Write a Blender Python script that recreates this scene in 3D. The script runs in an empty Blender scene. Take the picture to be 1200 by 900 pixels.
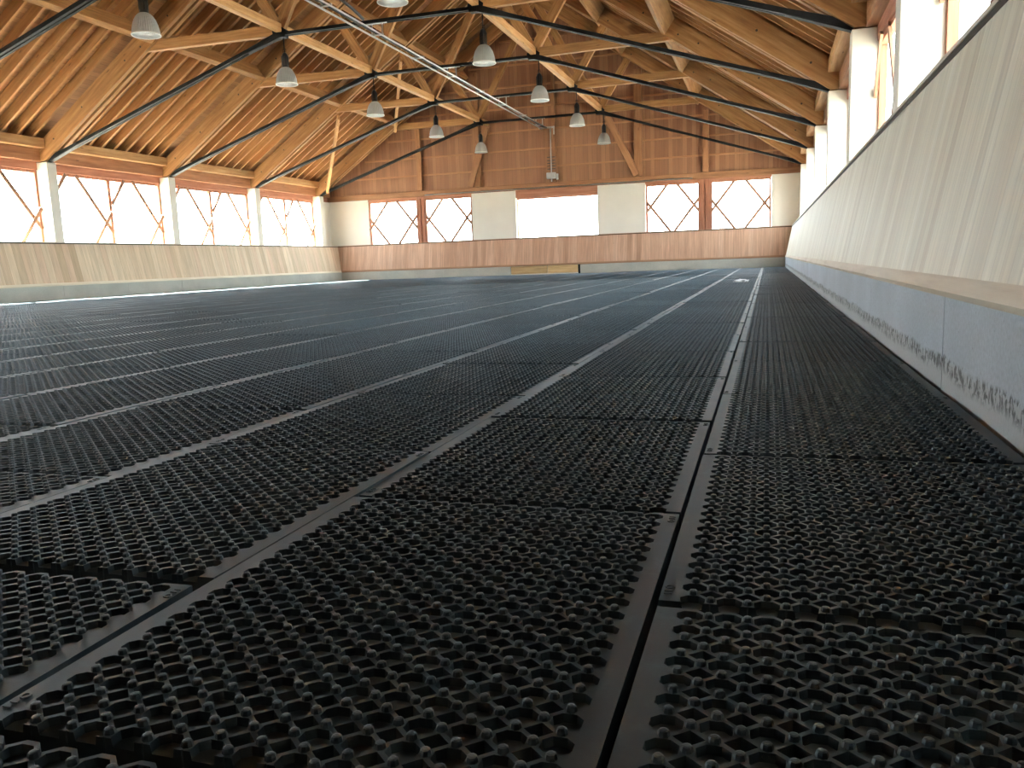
import bpy, bmesh, math, random
from mathutils import Vector, Matrix, noise
random.seed(7)
sc = bpy.context.scene
COL = sc.collection
V = Vector

# ------------------------------------------------------------------ camera
H = 0.59
F = 963.2138
yaw, pit, rol = 0.3033, -0.1473, -0.0369
fw = V((-math.sin(yaw)*math.cos(pit), math.cos(yaw)*math.cos(pit), math.sin(pit)))
rt = V((math.cos(yaw), math.sin(yaw), 0)); up = rt.cross(fw)
r2 = math.cos(rol)*rt + math.sin(rol)*up; u2 = -math.sin(rol)*rt + math.cos(rol)*up
cam = bpy.data.cameras.new('camera'); co = bpy.data.objects.new('camera', cam); COL.objects.link(co)
m = Matrix.Identity(4)
for i in range(3):
    m[i][0] = r2[i]; m[i][1] = u2[i]; m[i][2] = -fw[i]
m[2][3] = H
co.matrix_world = m
cam.sensor_width = 36; cam.lens = F/1200*36; cam.clip_start = 0.02; cam.clip_end = 500
sc.camera = co

# ------------------------------------------------------------------ dimensions
XR, XL, YB = 0.699, -19.386, 35.422          # faces of the concrete plinths
ZC, ZT, LEAN = 0.383, 1.5855, 0.245          # plinth top, kick board top, lean
XRT, XLT, YBT = XR+LEAN, XL-LEAN, YB+LEAN
SL = 0.68                                    # roof slope
XF, XG = -19.66, 1.20                        # column faces
XC = (XF+XG)/2                               # ridge
ZF = 3.96                                    # rafter foot
TY = [9.25, 14.3, 19.35, 24.4, 29.45, 34.5]  # truss axes
BAY = 5.05
YFRONT = -5.9
def zlow(x):                                 # lower edge of the main rafters
    return ZF + SL*(x-XF) if x <= XC else ZF + SL*(XG-x)

# ------------------------------------------------------------------ materials
def newmat(name):
    mt = bpy.data.materials.new(name); mt.use_nodes = True
    nt = mt.node_tree; nt.nodes.clear()
    out = nt.nodes.new('ShaderNodeOutputMaterial')
    b = nt.nodes.new('ShaderNodeBsdfPrincipled'); nt.links.new(b.outputs[0], out.inputs[0])
    return mt, nt, b, out
def N(nt, t, **kw):
    n = nt.nodes.new(t)
    for k, v in kw.items():
        if k.startswith('i_'): n.inputs[k[2:].replace('_', ' ')].default_value = v
        else: setattr(n, k, v)
    return n
def ramp(nt, fac, stops):
    r = nt.nodes.new('ShaderNodeValToRGB'); e = r.color_ramp.elements
    while len(e) < len(stops): e.new(0.5)
    for q, (p, c) in enumerate(stops):
        e[q].position = p; e[q].color = (*c, 1) if len(c) == 3 else c
    nt.links.new(fac, r.inputs[0]); return r.outputs[0]
def mix(nt, a, b, fac, mode='MIX'):
    n = nt.nodes.new('ShaderNodeMix'); n.data_type = 'RGBA'; n.blend_type = mode
    for s, v in ((n.inputs[0], fac), (n.inputs[6], a), (n.inputs[7], b)):
        if hasattr(v, 'links'): nt.links.new(v, s)
        elif isinstance(v, (int, float)): s.default_value = v
        else: s.default_value = (*v, 1)
    return n.outputs[2]
def math_(nt, op, a, b=0.0, c=None):
    n = nt.nodes.new('ShaderNodeMath'); n.operation = op
    for s, v in zip(n.inputs, (a, b, c)):
        if v is None: continue
        if hasattr(v, 'links'): nt.links.new(v, s)
        else: s.default_value = v
    return n.outputs[0]
def coords(nt, scale, kind='Object', loc=(0, 0, 0)):
    tc = nt.nodes.new('ShaderNodeTexCoord'); mp = nt.nodes.new('ShaderNodeMapping')
    mp.inputs['Scale'].default_value = scale; mp.inputs['Location'].default_value = loc
    nt.links.new(tc.outputs[kind], mp.inputs[0]); return mp.outputs[0], tc
def hexc(h):
    h = h.lstrip('#'); c = [int(h[i:i+2], 16)/255 for i in (0, 2, 4)]
    return tuple(x/12.92 if x <= .04045 else ((x+.055)/1.055)**2.4 for x in c)

def c8(r, g, b):
    return tuple(x/12.92 if x <= .04045 else ((x+.055)/1.055)**2.4 for x in (r/255, g/255, b/255))

def beam_wood(name, dark, mid, light, rough=.65, knots=True):
    """sawn timber with the grain along the object's own X; every piece a little different"""
    mt, nt, b, out = newmat(name)
    info = nt.nodes.new('ShaderNodeObjectInfo')
    co_, tc = coords(nt, (1.0, 14, 14))
    add = nt.nodes.new('ShaderNodeVectorMath'); add.operation = 'ADD'
    sc_ = nt.nodes.new('ShaderNodeVectorMath'); sc_.operation = 'SCALE'; sc_.inputs[3].default_value = 40
    cmb = nt.nodes.new('ShaderNodeCombineXYZ')
    for i in range(3): nt.links.new(info.outputs['Random'], cmb.inputs[i])
    nt.links.new(cmb.outputs[0], sc_.inputs[0]); nt.links.new(co_, add.inputs[0]); nt.links.new(sc_.outputs[0], add.inputs[1])
    n1 = N(nt, 'ShaderNodeTexNoise', i_Scale=1.0, i_Detail=5.0, i_Roughness=.6); nt.links.new(add.outputs[0], n1.inputs[0])
    c = ramp(nt, n1.outputs['Fac'], [(.3, dark), (.5, mid), (.72, light)])
    co2, _ = coords(nt, (.25, 1.3, 1.3)); n2 = N(nt, 'ShaderNodeTexNoise', i_Scale=1.5, i_Detail=2.0)
    nt.links.new(co2, n2.inputs[0])
    c = mix(nt, c, tuple(x*.72 for x in mid), math_(nt, 'MULTIPLY', n2.outputs['Fac'], .45))
    hs = nt.nodes.new('ShaderNodeHueSaturation')
    nt.links.new(math_(nt, 'MULTIPLY_ADD', info.outputs['Random'], .35, .82), hs.inputs['Value']); nt.links.new(c, hs.inputs['Color'])
    c = hs.outputs[0]
    if knots:
        co3, _ = coords(nt, (1.2, 5, 5)); vo = N(nt, 'ShaderNodeTexVoronoi', i_Scale=1.0); nt.links.new(co3, vo.inputs[0])
        k = ramp(nt, vo.outputs['Distance'], [(.05, (1, 1, 1)), (.11, (0, 0, 0))])
        c = mix(nt, c, tuple(x*.35 for x in dark), math_(nt, 'MULTIPLY', k, .7))
    nt.links.new(c, b.inputs['Base Color']); b.inputs['Roughness'].default_value = rough
    b.inputs['Specular IOR Level'].default_value = .3
    bp = N(nt, 'ShaderNodeBump', i_Strength=.15, i_Distance=.01); nt.links.new(n1.outputs['Fac'], bp.inputs['Height']); nt.links.new(bp.outputs[0], b.inputs['Normal'])
    return mt

def plank_wood(name, cols, width, axis=0, along=2, jit=.25, rough=.6, speck=.4, gap=.035, gapdark=.45, grain=26, endlen=None):
    """tongue and groove boards: stripes across local AXIS, grain along local ALONG, one random tone per board"""
    mt, nt, b, out = newmat(name)
    tc = nt.nodes.new('ShaderNodeTexCoord'); sp = nt.nodes.new('ShaderNodeSeparateXYZ'); nt.links.new(tc.outputs['Object'], sp.inputs[0])
    u = math_(nt, 'DIVIDE', sp.outputs[axis], width)
    cell = math_(nt, 'FLOOR', u); fr = math_(nt, 'FRACT', u)
    key = cell
    if endlen:
        off = nt.nodes.new('ShaderNodeTexWhiteNoise'); off.noise_dimensions = '1D'; nt.links.new(cell, off.inputs['W'])
        key = math_(nt, 'ADD', math_(nt, 'MULTIPLY', cell, 57.0), math_(nt, 'FLOOR', math_(nt, 'ADD', math_(nt, 'DIVIDE', sp.outputs[along], endlen), off.outputs['Value'])))
    wn = nt.nodes.new('ShaderNodeTexWhiteNoise'); wn.noise_dimensions = '1D'; nt.links.new(key, wn.inputs['W'])
    base = ramp(nt, wn.outputs['Value'], [(i/(len(cols)-1), c) for i, c in enumerate(cols)])
    s = [3.0, 3.0, 3.0]; s[axis] = grain; s[along] = .9
    mp = nt.nodes.new('ShaderNodeMapping'); mp.inputs['Scale'].default_value = s; nt.links.new(tc.outputs['Object'], mp.inputs[0])
    n1 = N(nt, 'ShaderNodeTexNoise', i_Scale=1.0, i_Detail=5.0, i_Roughness=.62); nt.links.new(mp.outputs[0], n1.inputs[0])
    g = ramp(nt, n1.outputs['Fac'], [(.3, (1-jit,)*3), (.7, (1+jit*.3,)*3)])
    c = mix(nt, base, g, 1.0, 'MULTIPLY')
    s2 = [1.0, 1.0, 1.0]; s2[axis] = 42; s2[along] = 4.5
    mp2 = nt.nodes.new('ShaderNodeMapping'); mp2.inputs['Scale'].default_value = s2; nt.links.new(tc.outputs['Object'], mp2.inputs[0])
    n2 = N(nt, 'ShaderNodeTexNoise', i_Scale=1.0, i_Detail=2.0); nt.links.new(mp2.outputs[0], n2.inputs[0])
    k = ramp(nt, n2.outputs['Fac'], [(.70, (0, 0, 0)), (.76, (1, 1, 1))])
    c = mix(nt, c, tuple(x*.35 for x in cols[0]), math_(nt, 'MULTIPLY', k, speck))
    e = math_(nt, 'LESS_THAN', fr, gap)
    c = mix(nt, c, tuple(x*gapdark for x in cols[0]), math_(nt, 'MULTIPLY', e, .75))
    nt.links.new(c, b.inputs['Base Color']); b.inputs['Roughness'].default_value = rough
    b.inputs['Specular IOR Level'].default_value = .3
    hgt = math_(nt, 'MULTIPLY', math_(nt, 'SUBTRACT', 1.0, e), 1.0)
    bp = N(nt, 'ShaderNodeBump', i_Strength=.35, i_Distance=.004); nt.links.new(hgt, bp.inputs['Height']); nt.links.new(bp.outputs[0], b.inputs['Normal'])
    return mt

def simple(name, col, rough=.5, metal=0.0, spec=.5, var=.12, nscale=3.0, bump=0.0):
    mt, nt, b, out = newmat(name)
    co_, _ = coords(nt, (1, 1, 1)); n = N(nt, 'ShaderNodeTexNoise', i_Scale=nscale, i_Detail=4.0); nt.links.new(co_, n.inputs[0])
    c = ramp(nt, n.outputs['Fac'], [(.3, tuple(x*(1-var) for x in col)), (.7, tuple(min(1, x*(1+var)) for x in col))])
    nt.links.new(c, b.inputs['Base Color']); b.inputs['Roughness'].default_value = rough; b.inputs['Metallic'].default_value = metal
    b.inputs['Specular IOR Level'].default_value = spec
    if bump:
        bp = N(nt, 'ShaderNodeBump', i_Strength=bump, i_Distance=.01); nt.links.new(n.outputs['Fac'], bp.inputs['Height']); nt.links.new(bp.outputs[0], b.inputs['Normal'])
    return mt

M = {}
M['beam'] = beam_wood('truss_timber', c8(122, 82, 46), c8(150, 108, 66), c8(174, 132, 88))
M['plate'] = beam_wood('wall_plate_timber', c8(112, 70, 42), c8(138, 92, 60), c8(156, 110, 76))
M['pale_beam'] = beam_wood('pale_timber', c8(140, 98, 58), c8(172, 130, 86), c8(194, 156, 110))
M['rafter'] = beam_wood('rafter_timber', c8(130, 90, 52), c8(152, 108, 66), c8(172, 128, 84))
M['frame'] = beam_wood('window_frame_timber', c8(140, 88, 64), c8(166, 110, 84), c8(186, 130, 102), knots=False)
M['slat'] = beam_wood('lattice_timber', c8(134, 92, 68), c8(156, 114, 90), c8(174, 134, 108), knots=False)
M['deck'] = plank_wood('roof_boards', [c8(128, 88, 54), c8(136, 96, 60), c8(144, 103, 67)], .16, axis=0, along=1, grain=10, speck=.2, gap=.06, endlen=4.0, jit=.16)
M['gable'] = plank_wood('gable_boards', [c8(124, 84, 60), c8(134, 94, 68), c8(146, 106, 78), c8(128, 88, 64)], .19, axis=0, along=2, grain=16, speck=.25, gap=.05, jit=.2)
M['kick_side'] = plank_wood('side_kick_boards', [c8(226, 218, 196), c8(242, 236, 214), c8(234, 227, 204), c8(247, 242, 222), c8(224, 214, 190)], .115, axis=1, along=2, grain=34, jit=.16, speck=.35, gap=.03, gapdark=.75)
M['kick_left'] = plank_wood('left_kick_boards', [c8(196, 170, 138), c8(226, 204, 174), c8(212, 186, 156), c8(220, 190, 162)], .24, axis=1, along=2, grain=12, jit=.2, speck=.3, gap=.04, gapdark=.7)
M['kick_back'] = plank_wood('back_kick_boards', [c8(192, 152, 124), c8(212, 172, 144), c8(202, 162, 134), c8(220, 182, 154)], .2, axis=0, along=2, grain=22, jit=.28, speck=.45, gap=.03, gapdark=.7)
M['gable_timber'] = beam_wood('gable_timber', c8(126, 86, 58), c8(150, 106, 74), c8(166, 122, 88))
M['rail_wood'] = beam_wood('kick_board_rail', c8(214, 200, 176), c8(230, 217, 194), c8(240, 229, 208), knots=False)
M['rail_back'] = beam_wood('back_board_rail', hexc('9c7458'), hexc('b08a6c'), hexc('c09c7e'), knots=False)
M['dark_edge'] = simple('shadow_and_dark_wood', hexc('3a2e20'), .8)  # dark brown: painted shadow under the caps, also dowels and hidden boards
M['gate'] = beam_wood('gate_timber', hexc('a8875c'), hexc('c9a877'), hexc('d8bb8c'), knots=False)
M['white'] = simple('white_plaster', c8(232, 224, 208), .85, var=.03, nscale=1.5)
M['steel'] = simple('dark_tie_steel', c8(17, 18, 20), .6, .0, spec=.15, var=.25, nscale=6)
M['galv'] = simple('galvanised_metal', hexc('b9bcbe'), .32, .9, var=.1, nscale=8)
M['black'] = simple('black_housing', hexc('16181b'), .4, 0, var=.1)
M['hose'] = simple('black_hose', hexc('202226'), .5)
M['paper'] = simple('crumpled_paper', hexc('e9e9e6'), .8, var=.05)
M['ground'] = simple('bounce_ground', hexc('b7b2a6'), .9, var=.15, nscale=2)  # never in view, kept pale to bounce daylight inside

def concrete(name, base, blotch):
    mt, nt, b, out = newmat(name)
    co_, tc = coords(nt, (1, 1, 1), 'Object')
    n1 = N(nt, 'ShaderNodeTexNoise', i_Scale=1.1, i_Detail=4.0, i_Roughness=.6); nt.links.new(co_, n1.inputs[0])
    n2 = N(nt, 'ShaderNodeTexNoise', i_Scale=60.0, i_Detail=3.0); nt.links.new(co_, n2.inputs[0])
    c = ramp(nt, n1.outputs['Fac'], [(.3, tuple(x*.86 for x in base)), (.7, tuple(x*1.08 for x in base))])
    c = mix(nt, c, ramp(nt, n2.outputs['Fac'], [(.3, (.88,)*3), (.7, (1.06,)*3)]), 1.0, 'MULTIPLY')
    # small air pores
    vo = N(nt, 'ShaderNodeTexVoronoi', i_Scale=22.0); nt.links.new(co_, vo.inputs[0])
    k = ramp(nt, vo.outputs['Distance'], [(.06, (1, 1, 1)), (.12, (0, 0, 0))])
    c = mix(nt, c, tuple(x*.4 for x in base), math_(nt, 'MULTIPLY', k, .45))
    h = n2.outputs['Fac']
    if blotch:
        sp = nt.nodes.new('ShaderNodeSeparateXYZ'); nt.links.new(tc.outputs['Object'], sp.inputs[0])
        z = sp.outputs[2]
        n3 = N(nt, 'ShaderNodeTexNoise', i_Scale=1.7, i_Detail=3.0); nt.links.new(co_, n3.inputs[0])
        zz = math_(nt, 'ADD', z, math_(nt, 'MULTIPLY', math_(nt, 'SUBTRACT', n3.outputs['Fac'], .5), .10))
        band = ramp(nt, zz, [(.05, (0, 0, 0)), (.085, (1, 1, 1)), (.125, (1, 1, 1)), (.14, (0, 0, 0))])
        low = ramp(nt, zz, [(.11, (1, 1, 1)), (.13, (0, 0, 0))])
        c = mix(nt, c, hexc('a9aaa6'), math_(nt, 'MULTIPLY', low, .6))
        mp = nt.nodes.new('ShaderNodeMapping'); mp.inputs['Scale'].default_value = (34, 34, 22); nt.links.new(tc.outputs['Object'], mp.inputs[0])
        n4 = N(nt, 'ShaderNodeTexNoise', i_Scale=1.0, i_Detail=3.0, i_Roughness=.6, i_Distortion=.8); nt.links.new(mp.outputs[0], n4.inputs[0])
        k2 = ramp(nt, n4.outputs['Fac'], [(.47, (0, 0, 0)), (.54, (1, 1, 1))])
        kk = math_(nt, 'MULTIPLY', k2, band)
        c = mix(nt, c, hexc('4c4f4e'), math_(nt, 'MULTIPLY', kk, .85))
        h = math_(nt, 'SUBTRACT', n2.outputs['Fac'], math_(nt, 'MULTIPLY', kk, 2.0))
    nt.links.new(c, b.inputs['Base Color']); b.inputs['Roughness'].default_value = .75; b.inputs['Specular IOR Level'].default_value = .35
    bp = N(nt, 'ShaderNodeBump', i_Strength=.25, i_Distance=.003); nt.links.new(h, bp.inputs['Height']); nt.links.new(bp.outputs[0], b.inputs['Normal'])
    return mt
M['conc_right'] = concrete('grey_concrete', hexc('b6c0c8'), True)
M['conc'] = concrete('warm_grey_concrete', hexc('b4b3a8'), False)
M['slab'] = simple('slab_concrete', c8(40, 42, 43), .9, var=.2)

# rubber of the floor mats
mt, nt, b, out = newmat('black_rubber')
co_, tc = coords(nt, (1, 1, 1)); info = nt.nodes.new('ShaderNodeObjectInfo')
n1 = N(nt, 'ShaderNodeTexNoise', i_Scale=9.0, i_Detail=5.0, i_Roughness=.65); nt.links.new(co_, n1.inputs[0])
n2 = N(nt, 'ShaderNodeTexNoise', i_Scale=420.0, i_Detail=2.0); nt.links.new(co_, n2.inputs[0])
c = ramp(nt, n1.outputs['Fac'], [(.3, c8(42, 54, 60)), (.55, c8(58, 73, 80)), (.75, c8(80, 98, 106))])
c = mix(nt, c, hexc('6b6d68'), ramp(nt, n2.outputs['Fac'], [(.66, (0, 0, 0)), (.8, (.5, .5, .5))]))
hs = nt.nodes.new('ShaderNodeHueSaturation'); nt.links.new(math_(nt, 'MULTIPLY_ADD', info.outputs['Random'], .3, .85), hs.inputs['Value']); nt.links.new(c, hs.inputs['Color'])
nt.links.new(hs.outputs[0], b.inputs['Base Color'])
nt.links.new(ramp(nt, n1.outputs['Fac'], [(.3, (.42,)*3), (.7, (.58,)*3)]), b.inputs['Roughness'])
b.inputs['Specular IOR Level'].default_value = .5
bp = N(nt, 'ShaderNodeBump', i_Strength=.3, i_Distance=.0006); nt.links.new(n2.outputs['Fac'], bp.inputs['Height']); nt.links.new(bp.outputs[0], b.inputs['Normal'])
M['rubber'] = mt

# window glass: lets the daylight through, mirrors a little
mt, nt, b, out = newmat('clear_glass'); nt.nodes.remove(b)
tr = N(nt, 'ShaderNodeBsdfTransparent'); gl = N(nt, 'ShaderNodeBsdfGlossy', i_Roughness=.03)
lw = N(nt, 'ShaderNodeLayerWeight', i_Blend=.5); mx = nt.nodes.new('ShaderNodeMixShader')
tr.inputs[0].default_value = (.95, .97, .96, 1)
nt.links.new(math_(nt, 'MULTIPLY_ADD', math_(nt, 'POWER', lw.outputs['Facing'], 5.0), .5, .03), mx.inputs[0]); nt.links.new(tr.outputs[0], mx.inputs[1]); nt.links.new(gl.outputs[0], mx.inputs[2]); nt.links.new(mx.outputs[0], out.inputs[0])
M['glass'] = mt
# ribbed acrylic lamp reflector
mt, nt, b, out = newmat('ribbed_acrylic'); nt.nodes.remove(b)
co_, tc = coords(nt, (1, 1, 1)); sp = nt.nodes.new('ShaderNodeSeparateXYZ'); nt.links.new(tc.outputs['Object'], sp.inputs[0])
ang = math_(nt, 'ARCTAN2', sp.outputs[1], sp.outputs[0]); w = math_(nt, 'SINE', math_(nt, 'MULTIPLY', ang, 36.0))
bp = N(nt, 'ShaderNodeBump', i_Strength=1.0, i_Distance=.01); nt.links.new(w, bp.inputs['Height'])
tl = N(nt, 'ShaderNodeBsdfTranslucent'); tl.inputs[0].default_value = (.96, .97, .96, 1)
df = N(nt, 'ShaderNodeBsdfDiffuse'); df.inputs[0].default_value = (.95, .96, .95, 1)
gl = N(nt, 'ShaderNodeBsdfGlossy', i_Roughness=.12); tr = N(nt, 'ShaderNodeBsdfTransparent')
for s in (tl, df, gl): nt.links.new(bp.outputs[0], s.inputs['Normal'])
def mixs(a, b_, f):
    q = nt.nodes.new('ShaderNodeMixShader'); q.inputs[0].default_value = f
    nt.links.new(a, q.inputs[1]); nt.links.new(b_, q.inputs[2]); return q.outputs[0]
s = mixs(tl.outputs[0], df.outputs[0], .5); s = mixs(s, tr.outputs[0], .12); s = mixs(s, gl.outputs[0], .25)
nt.links.new(s, out.inputs[0]); M['acrylic'] = mt
M['rim'] = simple('lamp_rim', (.9, .9, .86), .3, 0, var=.02)

# ------------------------------------------------------------------ mesh helpers
def bm_new(): return bmesh.new()
def bm_box(bm, lo, hi):
    vs = [bm.verts.new((x, y, z)) for x in (lo[0], hi[0]) for y in (lo[1], hi[1]) for z in (lo[2], hi[2])]
    for f in ((0, 1, 3, 2), (4, 6, 7, 5), (0, 4, 5, 1), (2, 3, 7, 6), (0, 2, 6, 4), (1, 5, 7, 3)):
        bm.faces.new([vs[i] for i in f])
def bm_prism(bm, poly, ext):
    ext = V(ext); a = [bm.verts.new(V(p)) for p in poly]; c = [bm.verts.new(V(p)+ext) for p in poly]
    n = len(poly); bm.faces.new(a); bm.faces.new(c[::-1])
    for i in range(n): bm.faces.new((a[i], c[i], c[(i+1) % n], a[(i+1) % n]))
def bm_bar(bm, p0, p1, w, h, off=(0, 0), upv=(0, 0, 1)):
    """box along p0-p1; w sideways, h along the up side"""
    p0, p1 = V(p0), V(p1); x = (p1-p0).normalized(); y = V(upv).cross(x)
    if y.length < 1e-4: y = V((0, 1, 0))
    y.normalize(); z = x.cross(y)
    p0 = p0+y*off[0]+z*off[1]; p1 = p1+y*off[0]+z*off[1]
    q = [bm.verts.new(p+y*(s*w/2)+z*(t*h/2)) for p in (p0, p1) for s, t in ((-1, -1), (1, -1), (1, 1), (-1, 1))]
    for f in ((0, 3, 2, 1), (4, 5, 6, 7), (0, 1, 5, 4), (1, 2, 6, 5), (2, 3, 7, 6), (3, 0, 4, 7)):
        bm.faces.new([q[i] for i in f])
def bm_tube(bm, pts, r, seg=10, closed=True):
    rings = []
    pts = [V(p) for p in pts]
    for i, p in enumerate(pts):
        d = (pts[min(i+1, len(pts)-1)]-pts[max(i-1, 0)]).normalized()
        a = d.cross(V((0, 0, 1)))
        if a.length < 1e-3: a = V((1, 0, 0))
        a.normalize(); c = d.cross(a)
        rr = r[i] if isinstance(r, (list, tuple)) else r
        rings.append([bm.verts.new(p+a*rr*math.cos(t*2*math.pi/seg)+c*rr*math.sin(t*2*math.pi/seg)) for t in range(seg)])
    for a, c in zip(rings, rings[1:]):
        for t in range(seg): bm.faces.new((a[t], a[(t+1) % seg], c[(t+1) % seg], c[t]))
    if closed: bm.faces.new(rings[0][::-1]); bm.faces.new(rings[-1])
def bm_lathe(bm, prof, seg=32, c=(0, 0, 0)):
    rings = []
    for r, z in prof:
        rings.append([bm.verts.new((c[0]+r*math.cos(t*2*math.pi/seg), c[1]+r*math.sin(t*2*math.pi/seg), c[2]+z)) for t in range(seg)])
    for a, d in zip(rings, rings[1:]):
        for t in range(seg): bm.faces.new((a[t], a[(t+1) % seg], d[(t+1) % seg], d[t]))
    return rings
def bevel(bm, w, seg=1):
    bmesh.ops.bevel(bm, geom=[e for e in bm.edges], offset=w, segments=seg, affect='EDGES', profile=.5, clamp_overlap=True)
def frame_matrix(origin, axis, upv=(0, 0, 1)):
    x = V(axis).normalized(); y = V(upv).cross(x)
    if y.length < 1e-4: y = V((0, 1, 0))
    y.normalize(); z = x.cross(y); mm = Matrix.Identity(4)
    for i in range(3):
        mm[i][0] = x[i]; mm[i][1] = y[i]; mm[i][2] = z[i]; mm[i][3] = origin[i]
    return mm
def put(name, bm, mat, parent=None, origin=(0, 0, 0), axis=None, smooth=False):
    """link a world-space bmesh as ONE object whose local X runs along AXIS"""
    Mx = frame_matrix(origin, axis) if axis is not None else Matrix.Translation(V(origin))
    bmesh.ops.recalc_face_normals(bm, faces=bm.faces)
    bm.transform(Mx.inverted()); me = bpy.data.meshes.new(name); bm.to_mesh(me); bm.free()
    for mm in (mat if isinstance(mat, (list, tuple)) else [mat]): me.materials.append(mm)
    if smooth:
        for p in me.polygons: p.use_smooth = True
        try: me.set_sharp_from_angle(angle=math.radians(40))
        except Exception: pass
    o = bpy.data.objects.new(name, me); COL.objects.link(o)
    adopt(o, parent, Mx); return o
def world_loc(o):
    l = V((0, 0, 0)); q = o
    while q is not None: l = l + q['_loc'] if False else l + q.matrix_basis.translation; q = q.parent
    return l
def adopt(o, parent, Mx):
    if parent is not None:
        o.parent = parent
        Pm = full(parent); o.matrix_basis = Pm.inverted() @ Mx
    else: o.matrix_basis = Mx
def full(o):
    mm = o.matrix_basis.copy()
    while o.parent is not None:
        o = o.parent; mm = o.matrix_basis @ mm
    return mm
def thing(name, loc, label, cat, group=None):
    o = bpy.data.objects.new(name, None); COL.objects.link(o); o.location = loc; o.empty_display_size = .1
    return tag(o, label, cat, group)
def tag(o, label=None, cat=None, group=None, kind=None):
    if label: o['label'] = label
    if cat: o['category'] = cat
    if group: o['group'] = group
    if kind: o['kind'] = kind
    return o
def struct(o, label=None): return tag(o, label, None, None, 'structure')
def beam(name, p0, p1, w, h, mat, parent=None, off=(0, 0), upv=(0, 0, 1), bev=.008):
    bm = bm_new(); bm_bar(bm, p0, p1, w, h, off, upv)
    if bev: bevel(bm, bev)
    return put(name, bm, mat, parent, origin=p0, axis=V(p1)-V(p0))
def copy_tree(o, parent=None):
    c_ = o.copy(); COL.objects.link(c_); c_.parent = parent
    for ch in [q for q in COL.objects if q.parent == o]: copy_tree(ch, c_)
    return c_

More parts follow.
